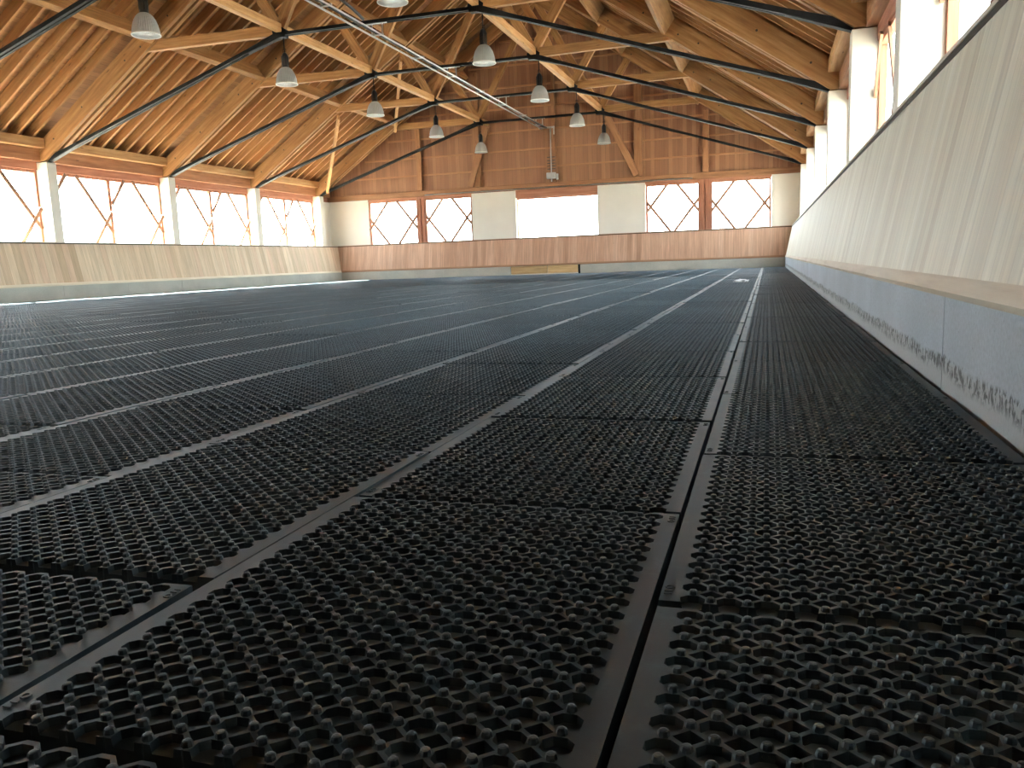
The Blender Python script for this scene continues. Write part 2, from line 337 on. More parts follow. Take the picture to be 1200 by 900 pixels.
# ------------------------------------------------------------------ the mats
PX, PY, NX, NY = .0605, .0546, 13, 20
MW, ML = .836, 1.092
TH = .048
def mat_mesh(simple_cells=False, name='rubber_mat'):
    """open octagon cups and square recesses between thin ridges, round studs on the ridges, flat borders left and right"""
    a, b_, c_ = .33, .50, .345
    d1, d2, kh = .0125, .034, .0078
    kr = .0074
    bm = bm_new(); cache = {}
    def v(x, y, z):
        k = (round(x*1e5), round(y*1e5), round(z*1e5))
        if k not in cache: cache[k] = bm.verts.new((x, y, z))
        return cache[k]
    def face(*p):
        q = [v(*t) for t in p]
        try: bm.faces.new(q)
        except ValueError: pass
    bx = (MW-NX*PX)/2
    ys = -.30*PY                                     # the front edge cuts through the first row of cups
    for i in range(NX):
        for j in range(NY):
            cx, cy = bx+(i+.5)*PX, ys+(j+.5)*PY + .0
            def P(u, w, z): return (cx+u*PX, cy+w*PY, z)
            e = b_-c_
            octo = [(c_, -e), (c_, e), (e, c_), (-e, c_), (-c_, e), (-c_, -e), (-e, -c_), (e, -c_)]
            g = .5-a
            # ridge tops between the cups
            face(P(c_, -e, 0), P(.5, -g, 0), P(.5, g, 0), P(c_, e, 0))
            face(P(c_, e, 0), P(.5, g, 0), P(g, .5, 0), P(e, c_, 0))
            face(P(e, c_, 0), P(g, .5, 0), P(-g, .5, 0), P(-e, c_, 0))
            face(P(-e, c_, 0), P(-g, .5, 0), P(-.5, g, 0), P(-c_, e, 0))
            face(P(-c_, e, 0), P(-.5, g, 0), P(-.5, -g, 0), P(-c_, -e, 0))
            face(P(-c_, -e, 0), P(-.5, -g, 0), P(-g, -.5, 0), P(-e, -c_, 0))
            face(P(-e, -c_, 0), P(-g, -.5, 0), P(g, -.5, 0), P(e, -c_, 0))
            face(P(e, -c_, 0), P(g, -.5, 0), P(.5, -g, 0), P(c_, -e, 0))
            # cup: slightly conical walls and a flat bottom
            t = .93
            for q in range(8):
                p, n_ = octo[q], octo[(q+1) % 8]
                face(P(p[0], p[1], 0), P(n_[0], n_[1], 0), P(n_[0]*t, n_[1]*t, -d1), P(p[0]*t, p[1]*t, -d1))
            face(*[P(p[0]*t, p[1]*t, -d1) for p in octo])
            # quarter recesses in the four corners (none against the flat borders)
            for sx in (1, -1):
                for sy in (1, -1):
                    border = (sx == 1 and i == NX-1) or (sx == -1 and i == 0)
                    if border:
                        face(P(sx*.5, sy*g, 0), P(sx*.5, sy*.5, 0), P(sx*g, sy*.5, 0)); continue
                    A, B, D = P(sx*.5, sy*g, 0), P(sx*g, sy*.5, 0), P(sx*.5, sy*.5, 0)
                    A2, B2, D2 = P(sx*.5, sy*(g+.02), -d2), P(sx*(g+.02), sy*.5, -d2), P(sx*.5, sy*.5, -d2)
                    face(A, B, B2, A2); face(A2, B2, D2)
            # studs, one on the ridge to the right, one on the ridge behind
            for (kx, ky) in ((.5, 0), (0, .5)):
                if kx and i == NX-1: continue
                if ky and j == NY-1: continue
                ox, oy, _ = P(kx, ky, 0)
                if simple_cells:
                    r_ = [(ox+kr*math.cos(t_*math.pi/2), oy+kr*math.sin(t_*math.pi/2)) for t_ in range(4)]
                    for q in range(4):
                        p, n_ = r_[q], r_[(q+1) % 4]
                        face((p[0], p[1], -.001), (n_[0], n_[1], -.001), (ox, oy, kh))
                else:
                    rr = [(kr*1.12, -.004), (kr, kh*.55), (kr*.84, kh*.88), (kr*.45, kh)]
                    for (ra, za), (rb, zb) in zip(rr, rr[1:]):
                        for q in range(8):
                            t0, t1 = q*math.pi/4, (q+1)*math.pi/4
                            face((ox+ra*math.cos(t0), oy+ra*math.sin(t0), za), (ox+ra*math.cos(t1), oy+ra*math.sin(t1), za),
                                 (ox+rb*math.cos(t1), oy+rb*math.sin(t1), zb), (ox+rb*math.cos(t0), oy+rb*math.sin(t0), zb))
                    face(*[(ox+kr*.45*math.cos(q*math.pi/4), oy+kr*.45*math.sin(q*math.pi/4), kh) for q in range(8)])
    y0, y1 = ys, ys+NY*PY
    for (xa, xb) in ((0, bx), (MW-bx, MW)):
        n = NY
        for j in range(n):
            ya, yb = y0+j*PY, y0+(j+1)*PY
            face((xa, ya, 0), (xb, ya, 0), (xb, yb, 0), (xa, yb, 0))
    # small moulded ring and tick on the borders, near the ends
    if not simple_cells:
        for (mx_, my_, sg) in ((MW-bx*.5, y1-.055, 1), (bx*.5, .06, -1)):
            for q in range(10):
                t0, t1 = q*math.pi/5, (q+1)*math.pi/5
                for ra, za, rb, zb in ((.0085, 0.0, .0078, .0016), (.0078, .0016, .0052, .0016), (.0052, .0016, .0045, 0.0)):
                    face((mx_+ra*math.cos(t0), my_+ra*math.sin(t0), za), (mx_+ra*math.cos(t1), my_+ra*math.sin(t1), za),
                         (mx_+rb*math.cos(t1), my_+rb*math.sin(t1), zb), (mx_+rb*math.cos(t0), my_+rb*math.sin(t0), zb))
            for dy in (.018, .030):
                yy_ = my_+sg*dy
                pts_ = [(mx_-.007, yy_-.002), (mx_+.007, yy_-.002), (mx_+.005, yy_+.003), (mx_-.005, yy_+.003)]
                face(*[(a_, b2, .0016) for a_, b2 in pts_])
                for q in range(4):
                    p, n_ = pts_[q], pts_[(q+1) % 4]
                    face((p[0], p[1], 0.0002), (n_[0], n_[1], 0.0002), (n_[0], n_[1], .0016), (p[0], p[1], .0016))
    # cut the front through the first cups, then close all the sides down to the slab
    geom = bm.verts[:]+bm.edges[:]+bm.faces[:]
    bmesh.ops.bisect_plane(bm, geom=geom, plane_co=(0, 0, 0), plane_no=(0, -1, 0), clear_outer=True)
    bmesh.ops.remove_doubles(bm, verts=bm.verts, dist=1e-5)
    be = [e for e in bm.edges if e.is_boundary and all(abs(q.co.y) < 1e-4 or abs(q.co.x) < 1e-4 or abs(q.co.x-MW) < 1e-4 or abs(q.co.y-y1) < 1e-4 for q in e.verts)]
    r_ = bmesh.ops.extrude_edge_only(bm, edges=be)
    for q in r_['geom']:
        if isinstance(q, bmesh.types.BMVert): q.co.z = -TH
    me = bpy.data.meshes.new(name); bm.to_mesh(me); bm.free(); me.materials.append(M['rubber'])
    return me

ORD = ['zeroth', 'first', 'second', 'third', 'fourth', 'fifth', 'sixth', 'seventh', 'eighth', 'ninth', 'tenth', 'eleventh', 'twelfth', 'thirteenth', 'fourteenth',
       'fifteenth', 'sixteenth', 'seventeenth', 'eighteenth', 'nineteenth', 'twentieth', 'twenty-first', 'twenty-second', 'twenty-third', 'twenty-fourth',
       'twenty-fifth', 'twenty-sixth', 'twenty-seventh', 'twenty-eighth', 'twenty-ninth', 'thirtieth', 'thirty-first', 'thirty-second', 'thirty-third', 'thirty-fourth', 'thirty-fifth', 'thirty-sixth']
# left edges of the strips, from the right wall to the left wall
seams = [XR-.012, -.1834, -1.0252, -1.8752, -2.759, -3.6654, -4.5276]
while seams[-1] > XL+.9: seams.append(seams[-1]-.8702)
joint0 = {0: 1.366, 1: .78, 2: 1.29, 3: 1.95, 4: 1.5, 5: 1.1}
cells = []
rnd = random.Random(3)
def project(x, y, z):
    d = V((x, y, z-H)); zz = d.dot(fw)
    if zz < .05: return None
    return 600+F*d.dot(r2)/zz, 450-F*d.dot(u2)/zz, zz
for s in range(len(seams)-1):
    xr, xl = seams[s], seams[s+1]
    j0 = joint0.get(s, rnd.uniform(.9, 2.0)); step = 1.10
    y = j0-step*math.ceil((j0+.6)/step)
    while y < YB-.15:
        L = min(ML, YB-.01-y)
        cells.append(dict(s=s, xl=xl, xr=xr, y=y, L=L)); y += step
for c_ in cells:
    best = 0
    xs = [c_['xl']+(c_['xr']-c_['xl'])*t for t in (0, .25, .5, .75, 1)]; yy = [c_['y']+c_['L']*t for t in (0, .25, .5, .75, 1)]
    pts = [project(x, y, 0) for x in xs for y in yy]
    vis = [p for p in pts if p and -5 <= p[0] <= 1205 and -5 <= p[1] <= 905]
    zmin = min([p[2] for p in pts if p], default=1e9)
    c_['score'] = (len(vis)/25)/(zmin**3) if vis else 0
order = sorted([c_ for c_ in cells if c_['score'] > 0], key=lambda c_: -c_['score'])
chosen = {id(c_) for c_ in order[:300]}
me_full = mat_mesh(); me_low = mat_mesh(True, 'rubber_mat_field')
rank = {}
rest = []
for c_ in sorted(cells, key=lambda c_: (c_['s'], c_['y'])):
    if id(c_) not in chosen:
        if c_['score'] > 0 or c_['y'] > 5: rest.append(c_)
        continue
    k = rank[c_['s']] = rank.get(c_['s'], 0)+1
    o = bpy.data.objects.new('rubber_mat', me_full); COL.objects.link(o)
    W = c_['xr']-c_['xl']
    gap = rnd.uniform(.004, .012)
    if c_['s'] == 0: gap = .016
    sx = (W-gap)/MW
    near = c_['y'] < 6
    rot = math.radians(rnd.uniform(-.35, .35)) if near else math.radians(rnd.uniform(-.2, .2))
    if c_['s'] == 0: rot *= .4
    o.location = (c_['xl']+gap/2, c_['y'], rnd.uniform(-.003, .002) if near else rnd.uniform(-.004, .004))
    o.rotation_euler = (rnd.uniform(-.003, .003), rnd.uniform(-.003, .003), rot)
    if c_['s'] == 2 and 0 < c_['y'] < .6:            # this one lies askew and leaves a wedge shaped gap
        rot = math.radians(1.3); sx *= .985; o.location.x = c_['xr']-.002-MW*sx; o.location.y -= .03
        o.rotation_euler = (0, 0, rot)
    elif c_['s'] == 1 and .5 < c_['y'] < 4: o.rotation_euler = (0, 0, math.radians(.12))
    o.scale = (sx, c_['L']/ML, 1)
    st = 'against the right concrete wall' if c_['s'] == 0 else 'counted from the right wall'
    lab = ('black studded rubber mat in the strip against the right wall, %s from the front' % ORD[k]) if c_['s'] == 0 else \
          ('black studded rubber mat, %s strip from the right wall, %s from the front' % (ORD[c_['s']+1], ORD[k]))
    tag(o, lab, 'rubber mat', 'rubber mats laid in long strips over the hall floor')
# the far mats: one object
import array
nv = len(me_low.vertices); co = array.array('f', [0]*(nv*3)); me_low.vertices.foreach_get('co', co)
nl = len(me_low.loops); li = array.array('i', [0]*nl); me_low.loops.foreach_get('vertex_index', li)
npoly = len(me_low.polygons); ls = array.array('i', [0]*npoly); me_low.polygons.foreach_get('loop_start', ls)
import numpy as np
cob = np.frombuffer(co, dtype=np.float32).reshape(-1, 3); lib = np.frombuffer(li, dtype=np.int32); lsb = np.frombuffer(ls, dtype=np.int32)
K = len(rest); allco = np.empty((K, nv, 3), np.float32)
for k, c_ in enumerate(rest):
    W = c_['xr']-c_['xl']; g_ = rnd.uniform(.004, .012)
    t_ = rnd.uniform(-.0015, .0015)
    q = cob*np.array([(W-g_)/MW, c_['L']/ML, 1], np.float32)
    q[:, 2] += rnd.uniform(-.004, .003)
    allco[k] = q+np.array([c_['xl']+g_/2, c_['y'], 0], np.float32)
me = bpy.data.meshes.new('far_rubber_mats')
me.vertices.add(K*nv); me.vertices.foreach_set('co', allco.ravel())
me.loops.add(K*nl); me.loops.foreach_set('vertex_index', (np.tile(lib, K)+np.repeat(np.arange(K, dtype=np.int32)*nv, nl)).astype(np.int32))
me.polygons.add(K*npoly); me.polygons.foreach_set('loop_start', (np.tile(lsb, K)+np.repeat(np.arange(K, dtype=np.int32)*nl, npoly)).astype(np.int32))
me.update(calc_edges=True); me.materials.append(M['rubber'])
o = bpy.data.objects.new('far_rubber_mats', me); COL.objects.link(o)
tag(o, 'black studded rubber mats at the far side of the hall below the left boards', 'rubber mats', None, 'stuff')
bpy.data.meshes.remove(me_low)

# slab under the mats, unseen pale ground outside, added to bounce daylight
bm = bm_new(); bm_box(bm, (XL-1.0, YFRONT, -.30), (XR+1.1, YB+.9, -TH-.006)); struct(put('floor', bm, M['slab']))
bm = bm_new(); bm_box(bm, (-90, -60, -.5), (70, 110, -.31)); struct(put('ground', bm, M['ground']))

# ------------------------------------------------------------------ plinths (concrete)
def panels(bm, a, b_, step, first, make):
    y = a; cuts = [a]; q = first
    while q < b_:
        if q > a: cuts.append(q)
        q += step
    cuts.append(b_)
    for c0, c1 in zip(cuts, cuts[1:]): make(bm, c0+.004, c1-.004)
bm = bm_new(); panels(bm, YFRONT, YB+.3, 2.54, 3.77-2.54*4, lambda b1, c0, c1: bm_box(b1, (XR, c0, -.06), (XR+.16, c1, ZC)))
bm_box(bm, (XR+.012, YFRONT, -.06), (XR+.2, YB+.3, ZC-.004)); struct(put('baseboard_right', bm, M['conc_right']))
bm = bm_new(); panels(bm, YFRONT, YB+.3, 2.54, -1.31, lambda b1, c0, c1: bm_box(b1, (XL-.16, c0, -.06), (XL, c1, ZC)))
bm_box(bm, (XL-.2, YFRONT, -.06), (XL-.012, YB+.3, ZC-.004)); struct(put('baseboard_left', bm, M['conc']))
GX0, GX1 = -10.95, -7.78
bm = bm_new()
for x0, x1 in ((XL, GX0), (GX1, XR)):
    panels(bm, x0, x1, 2.6, x0+2.6, lambda b1, c0, c1: bm_box(b1, (c0, YB, -.06), (c1, YB+.16, ZC)))
    bm_box(bm, (x0, YB+.012, -.06), (x1, YB+.2, ZC-.004))
struct(put('baseboard_back', bm, M['conc']))
# gate bottom in the back plinth
g = thing('arena_gate', ((GX0+GX1)/2, YB, 0), 'low double leaf timber gate set into the concrete base under the back boards', 'gate')
for x0, x1 in ((GX0+.02, -9.26), (-9.235, GX1-.1)):
    bm = bm_new(); bm_box(bm, (x0, YB-.01, .05), (x1, YB+.05, ZC-.01)); bevel(bm, .006); put('gate_leaf', bm, M['gate'], g, origin=(x0, YB, .1), axis=(1, 0, 0))
bm = bm_new(); bm_box(bm, (GX1-.09, YB-.012, -.05), (GX1-.003, YB+.06, ZC-.003)); o = put('gate_post', bm, M['steel'], g)
bm = bm_new(); bm_box(bm, (GX0+.01, YB-.008, -.045), (GX1-.1, YB+.1, .035)); o = put('gate_foot_strip', bm, M['white'], g)  # plain white strip along the foot of the gate leaves

# ------------------------------------------------------------------ leaning kick boards
def kick(name, label, mat_p, mat_r, a0, a1, f, grain):
    """f(s, o, z): point at run s, outward offset o and height z"""
    L0 = f((a0+a1)/2, 0, 0)
    t = thing(name, L0, label, 'kick board')
    n = LEAN/(ZT-ZC)
    def sec(name_, pts, mt, org=None, axis=None):
        bm = bm_new(); k0 = -1 if grain else 0
        A = [bm.verts.new(V(f(a0+k0*o_, o_, z_))) for o_, z_ in pts]; B = [bm.verts.new(V(f(a1+o_, o_, z_))) for o_, z_ in pts]; n__ = len(pts)
        bm.faces.new(A); bm.faces.new(B[::-1])
        for q in range(n__): bm.faces.new((A[q], B[q], B[(q+1) % n__], A[(q+1) % n__]))
        return put(name_, bm, mt, t, origin=org or L0, axis=axis)
    # planking
    sec('board_panel', [(n*.06-.0, ZC+.06), (LEAN, ZT), (LEAN+.05, ZT), (n*.06+.05, ZC+.06)], mat_p)
    # thicker rounded sill rail that overhangs the plinth
    sec('sill_rail', [(-.020, ZC+.026), (-.004, ZC+.001), (.04, ZC+.001), (.09, ZC+.07), (n*.085-.008, ZC+.085), (-.016, ZC+.036)], mat_r, f(a0, 0, ZC), V(f(a1, 0, 0))-V(f(a0, 0, 0)))
    sec('painted_shadow_strip', [(LEAN-.004, ZT-.001), (LEAN-.004, ZT+.03), (LEAN+.1, ZT+.03), (LEAN+.1, ZT-.001)], M['dark_edge'])  # dark strip painted in for the shadow line under the cap
    sec('cap_rail', [(LEAN-.012, ZT+.03), (LEAN-.012, ZT+.054), (LEAN+.2, ZT+.054), (LEAN+.2, ZT+.03)], mat_r, f(a0, 0, ZT), V(f(a1, 0, 0))-V(f(a0, 0, 0)))
    sec('backing', [(LEAN*.5+.06, ZC+.1), (LEAN+.05, ZT-.01), (LEAN+.12, ZT-.01), (LEAN+.12, ZC+.1)], M['dark_edge'])
    return t
kick('kick_board', 'pale vertical plank kick board leaning out along the right wall', M['kick_side'], M['rail_wood'], YFRONT, YB-.003, lambda s, o_, z: (XR+o_, s, z), 0)
kick('kick_board', 'tan vertical plank kick board leaning out along the left wall', M['kick_left'], M['rail_wood'], YFRONT, YB-.003, lambda s, o_, z: (XL-o_, s, z), 0)
kick('kick_board', 'reddish vertical plank kick board leaning back below the far gable', M['kick_back'], M['rail_back'], XL+.003, XR-.003, lambda s, o_, z: (s, YB+o_, z), 1)

# ------------------------------------------------------------------ walls
ZH = 3.70                                     # underside of the wall plate at the gable, top of the white walls
WXL, WXR = -20.06, 1.60                       # window planes of the long walls
def col_y(): return [4.2-BAY, 4.2]+TY
# long walls below the windows and at the far corners
for side, nm in ((-1, 'wall_left'), (1, 'wall_right')):
    xw = WXL if side < 0 else WXR
    lo, hi = (xw-.22, xw+.10) if side < 0 else (xw-.10, xw+.22)
    bm = bm_new()
    bm_box(bm, (lo, YFRONT, -.3), (hi, 36.1, 1.56))                    # spandrel behind the kick board
    bm_box(bm, (lo, TY[-1]+.17, 1.56), (hi, 36.1, 3.70))               # blank corner bay
    struct(put(nm, bm, M['white']))
# gable: white masonry piers
bm = bm_new()
for x0, x1 in ((WXL, -17.92), (-12.75, -10.68), (-7.0, -4.96), (.14, WXR)):
    bm_box(bm, (x0, YBT+.01, 1.50), (x1, 36.1, ZH))
bm_box(bm, (WXL-.2, YBT+.07, -.3), (WXR+.2, 36.1, 1.52))
struct(put('wall_back', bm, M['white']))
# timber gable above (boards), one sheet with the slope cut out
bm = bm_new()
def ztop(x): return zlow(x)+.6+.31
bm_prism(bm, [(WXL-.3, 35.80, ZH), (WXR+.3, 35.80, ZH), (WXR+.3, 35.80, ztop(WXR+.3)), (XC, 35.80, ztop(XC)), (WXL-.3, 35.80, ztop(WXL-.3))], (0, .3, 0))
struct(put('wall_gable', bm, M['gable']))
# horizontal ledgers on the gable boards
bm = bm_new()
for z in (4.62, 5.40, 6.22, 7.20, 8.1, 9.0, 10.0):
    x0 = XF+(z-ZF-.3)/SL; x1 = XG-(z-ZF-.3)/SL
    bm_box(bm, (max(x0, WXL), 35.755, z), (min(x1, WXR), 35.80, z+.07))
struct(put('trim_1', bm, M['gable_timber'], origin=(XC, 35.77, 5), axis=(1, 0, 0)))
# gable sill beam
o = beam('gable_beam', (WXL, 35.74, 3.83), (WXR, 35.74, 3.83), .12, .25, M['gable_timber'])
tag(o, 'timber beam across the far gable right above the white piers and windows', 'beam')
# gable posts
for i, (x, w_, lab) in enumerate(((-15.22, .22, 'gable post above the leftmost far window pair'), (-12.42, .3, 'gable post left of the far white pier with a brace'),
                   (-8.86, .14, 'thin gable post behind the sprinkler rail at the middle'), (-5.22, .34, 'gable post with brace above the right white pier'),
                   (-2.45, .22, 'gable post above the rightmost far window pair'))):
    o = beam('gable_post', (x, 35.68, 3.97), (x, 35.68, zlow(x)-.02), .16, w_, M['gable_timber'], upv=(1, 0, 0))
    tag(o, 'brown timber '+lab, 'post', None)
for x0, x1, lab in ((-11.87, -12.72, 'left'), (-6.5, -5.28, 'right')):
    o = beam('gable_brace', (x0, 35.54, 6.5), (x1, 35.54, 4.0), .12, .26, M['gable_timber'], upv=(1, 0, 0))
    tag(o, 'slanting timber brace from the %s lengthwise beam end down to its gable post' % lab, 'brace')

# unseen dark end walls; the right one fills a window bay to block daylight
for x0, x1, nm in ((WXL-.22, WXL+.10, 'wall_left_end'), (WXR-.10, WXR+.22, 'wall_right_light_block')):
    bm = bm_new(); bm_box(bm, (x0, YFRONT, 1.56), (x1, 4.03 if x0 > 0 else 4.2-BAY-.17, 3.70)); struct(put(nm, bm, M['gable']))
# front wall behind the camera
bm = bm_new()
bm_prism(bm, [(WXL-.3, YFRONT, -.3), (WXR+.3, YFRONT, -.3), (WXR+.3, YFRONT, ztop(WXR+.3)), (XC, YFRONT, ztop(XC)), (WXL-.3, YFRONT, ztop(WXL-.3))], (0, -.3, 0))
struct(put('wall_front', bm, M['gable']))

# ------------------------------------------------------------------ columns
def column(y, side, lab):
    x = XF if side < 0 else XG
    bm = bm_new(); x1 = x+side*.50
    bm_box(bm, (min(x, x1), y-.17, -.05), (max(x, x1), y+.17, 3.90)); bevel(bm, .01)
    o = put('column', bm, M['white'], origin=(x, y, 0)); o.name = 'white_column'
    tag(o, lab, 'column', 'white columns along the long walls')
names_l = {14.3: 'first', 19.35: 'second', 24.4: 'third', 29.45: 'fourth', 34.5: 'fifth'}
CL = {19.35: 'white wall column on the left, nearest one, between very bright windows', 24.4: 'white wall column on the left, second from the camera',
      29.45: 'white wall column on the left, third from the camera', 34.5: 'white wall column on the left, beside the far corner'}
CR = {4.2: 'widest white wall column on the right, partly outside the frame', 9.25: 'white wall column on the right, nearest and tallest in view', 14.3: 'white wall column on the right, second behind the nearest one',
      19.35: 'white wall column on the right, third along the kick board', 24.4: 'white wall column on the right, fourth along the kick board',
      29.45: 'white wall column on the right, fifth along the kick board', 34.5: 'white wall column on the right, beside the far corner'}
for y, l in CL.items(): column(y, -1, l)
for y in (4.2-BAY, 4.2, 9.25, 14.3): column(y, -1, 'white wall column on the left beyond the picture edge')
for y, l in CR.items(): column(y, 1, l)
column(4.2-BAY, 1, 'white wall column on the right behind the camera')

# ------------------------------------------------------------------ windows
wn_ = [0]
def win(p0, p1, z0, z1, out, mull=False, fw_=.075, lat=True, label=None, frame_depth=.10):
    """window between plan points p0 and p1, OUT = outward unit vector"""
    wn_[0] += 1
    p0, p1, out = V((*p0, 0)), V((*p1, 0)), V((*out, 0)); d = (p1-p0); L = d.length; d.normalize()
    def Q(s, o_, z): return p0+d*s+out*o_+V((0, 0, z))
    nm = 'window_%d' % wn_[0]
    root = bpy.data.objects.new(nm, None); COL.objects.link(root); root.location = Q(L/2, 0, z0); struct(root)
    cuts = [0, L] if not mull else [0, L/2, L]
    def b4(bm, s0, s1, o0, o1, z0_, z1_):
        bm_prism(bm, [Q(s0, o0, z0_), Q(s1, o0, z0_), Q(s1, o1, z0_), Q(s0, o1, z0_)], (0, 0, z1_-z0_))
    bm = bm_new()
    b4(bm, 0, L, 0, frame_depth, z0, z0+.05); b4(bm, 0, L, 0, frame_depth, z1-.09, z1)
    b4(bm, 0, fw_, 0, frame_depth, z0+.05, z1-.09); b4(bm, L-fw_, L, 0, frame_depth, z0+.05, z1-.09)
    if mull: b4(bm, L/2-.06, L/2+.06, -.02, frame_depth+.02, z0+.05, z1-.09)
    put('window_frame', bm, M['frame'], root, origin=Q(L/2, 0, z0), axis=(0, 0, 1))
    for a, c in zip(cuts, cuts[1:]):
        bm = bm_new(); b4(bm, a+fw_*.6, c-fw_*.6, frame_depth*.5, frame_depth*.5+.008, z0+.04, z1-.08); put('pane', bm, M['glass'], root, origin=Q(L/2, 0, z0))
    if lat:
        # slanting slats of the outside lattice, one lattice per window
        for q, (a, c) in enumerate(zip(cuts, cuts[1:])):
            w = c-a; Z1 = z1-.04; Z0 = z0+.03; sl = 1.29
            bm = bm_new()
            for lay, (sgn, offs) in enumerate(((1, (w*.58, w*-.22) if not mull else (w*.45, w*-.6)), (-1, (w*.41, w*1.21) if not mull else (w*.27, w*1.33)))):
                oo = -.01-lay*.045
                for u in offs:
                    # line: s = u + sgn*(Z1-z)/sl , clipped to the window
                    ta, tb = 0.0, Z1-Z0
                    def sv(t): return u+sgn*t/sl
                    lo, hi = .03, w-.03
                    t0, t1 = sorted((((lo-u)*sl*sgn), ((hi-u)*sl*sgn)))
                    ta, tb = max(ta, t0), min(tb, t1)
                    if tb-ta < .2: continue
                    A = Q(a+sv(ta), oo, Z1-ta); B = Q(a+sv(tb), oo, Z1-tb)
                    bm_bar(bm, A, B, .04, .105, upv=(0, 0, 1))
            put('diagonal_slats', bm, M['slat'], root, origin=Q((a+c)/2, 0, z0), axis=d+V((0, 0, 1.29)))
ys = [4.2-BAY]+[4.2]+TY
bayname = {9.25: None}
ordL = ['', '', '', 'in the leftmost bay', 'in the bay right of the nearest left column', 'in the bay after the second left column', 'in the bay before the left far corner']
for i in range(len(ys)-1):
    y0, y1 = ys[i]+.17, ys[i+1]-.17
    vis = ys[i+1] >= 19
    nmL = {14.3: 'in the leftmost bay of the left wall', 19.35: 'behind the first and second left columns', 24.4: 'behind the second and third left columns', 29.45: 'behind the third left column and far corner'}.get(ys[i])
    win((WXL, y0), (WXL, y1), 1.60, 3.70, (-1, 0), True, label=('slanting timber slats outside the window, %s, '+nmL) if nmL else None, lat=True)
    if i: win((WXR, y1), (WXR, y0), 1.60, 3.70, (1, 0), True, lat=ys[i] < 14)
yw = YBT+.06
win((-17.90, yw), (-15.42, yw), 1.60, 3.62, (0, 1), label='slanting timber slats outside the leftmost window of the far wall')
win((-15.08, yw), (-12.76, yw), 1.60, 3.62, (0, 1), label='slanting timber slats outside the far window left of the first white pier')
win((-10.66, yw+.1), (-7.02, yw+.1), 1.55, 3.40, (0, 1), lat=False, fw_=.02)
win((-4.94, yw), (-2.70, yw), 1.60, 3.62, (0, 1), label='slanting timber slats outside the far window right of the middle piers')
win((-2.28, yw), (.13, yw), 1.60, 3.62, (0, 1), label='slanting timber slats outside the rightmost window of the far wall')
# timber mullion posts between the paired gable windows, lintel over the middle opening
for x0, x1 in ((-15.42, -15.08), (-2.70, -2.28)):
    bm = bm_new(); bm_box(bm, (x0, yw-.02, 1.5), ((x0+x1)/2-.02, yw+.16, ZH)); bm_box(bm, ((x0+x1)/2+.02, yw-.02, 1.5), (x1, yw+.16, ZH)); bm_box(bm, (x0, yw+.03, 1.5), (x1, yw+.16, ZH))
    struct(put('trim_%d' % (2 if x0 < -10 else 3), bm, M['frame'], origin=(x0, yw, 1.5), axis=(0, 0, 1)))
for n_, (x0, x1) in enumerate(((-17.92, -12.75), (-4.96, .14))):
    bm = bm_new(); bm_box(bm, (x0, yw-.01, 3.62), (x1, yw+.2, ZH+.02)); struct(put('trim_%d' % (4+n_), bm, M['frame'], origin=(x0, yw, 3.6), axis=(1, 0, 0)))
bm = bm_new(); bm_box(bm, (-10.68, yw-.03, 3.38), (-7.0, yw+.3, ZH)); struct(put('trim_6', bm, M['frame'], origin=(-9, yw, 3.5), axis=(1, 0, 0)))
# rough timber jamb lining next to the columns on the right wall
for y in ys:
    bm = bm_new()
    for s_ in (-1, 1):
        bm_box(bm, (XG+.50, y+s_*.17-.0 if s_ > 0 else y-.22, 1.56), (WXR+.02, y+.22 if s_ > 0 else y-.17, 3.72))
    bm.free()

# ------------------------------------------------------------------ eaves
for side, nm in ((-1, 'left'), (1, 'right')):
    def X(d): return XF-d if side < 0 else XG+d          # d outward from the column face
    def bar(name_, d0, d1, z0, z1, mt, lab, cat='beam'):
        bm = bm_new(); bm_box(bm, (min(X(d0), X(d1)), YFRONT+.02, z0), (max(X(d0), X(d1)), 35.66, z1)); bevel(bm, .01)
        o = put(name_, bm, mt, origin=(X(d0), 0, z0), axis=(0, 1, 0)); tag(o, lab, cat); return o
    bar('wall_plate_beam', .2, .40, 3.92, 4.27, M['plate'], 'brown timber wall plate beam over the %s columns' % nm)
    bar('eave_ledge_beam', -.02, .40, 4.275, 4.54, M['pale_beam'], 'pale projecting timber ledge beam under the %s rafters' % nm)
    bar('window_head_beam', .36, .52, 3.69, 3.925, M['frame'], 'reddish timber head board above the %s windows' % nm, 'board')
    # closing board above the plate, outside
    bm = bm_new(); bm_box(bm, (min(X(.46), X(.52)), YFRONT, 3.9), (max(X(.46), X(.52)), 36.1, 4.9)); struct(put('trim_%s' % ('7' if side < 0 else '8'), bm, M['dark_edge']))

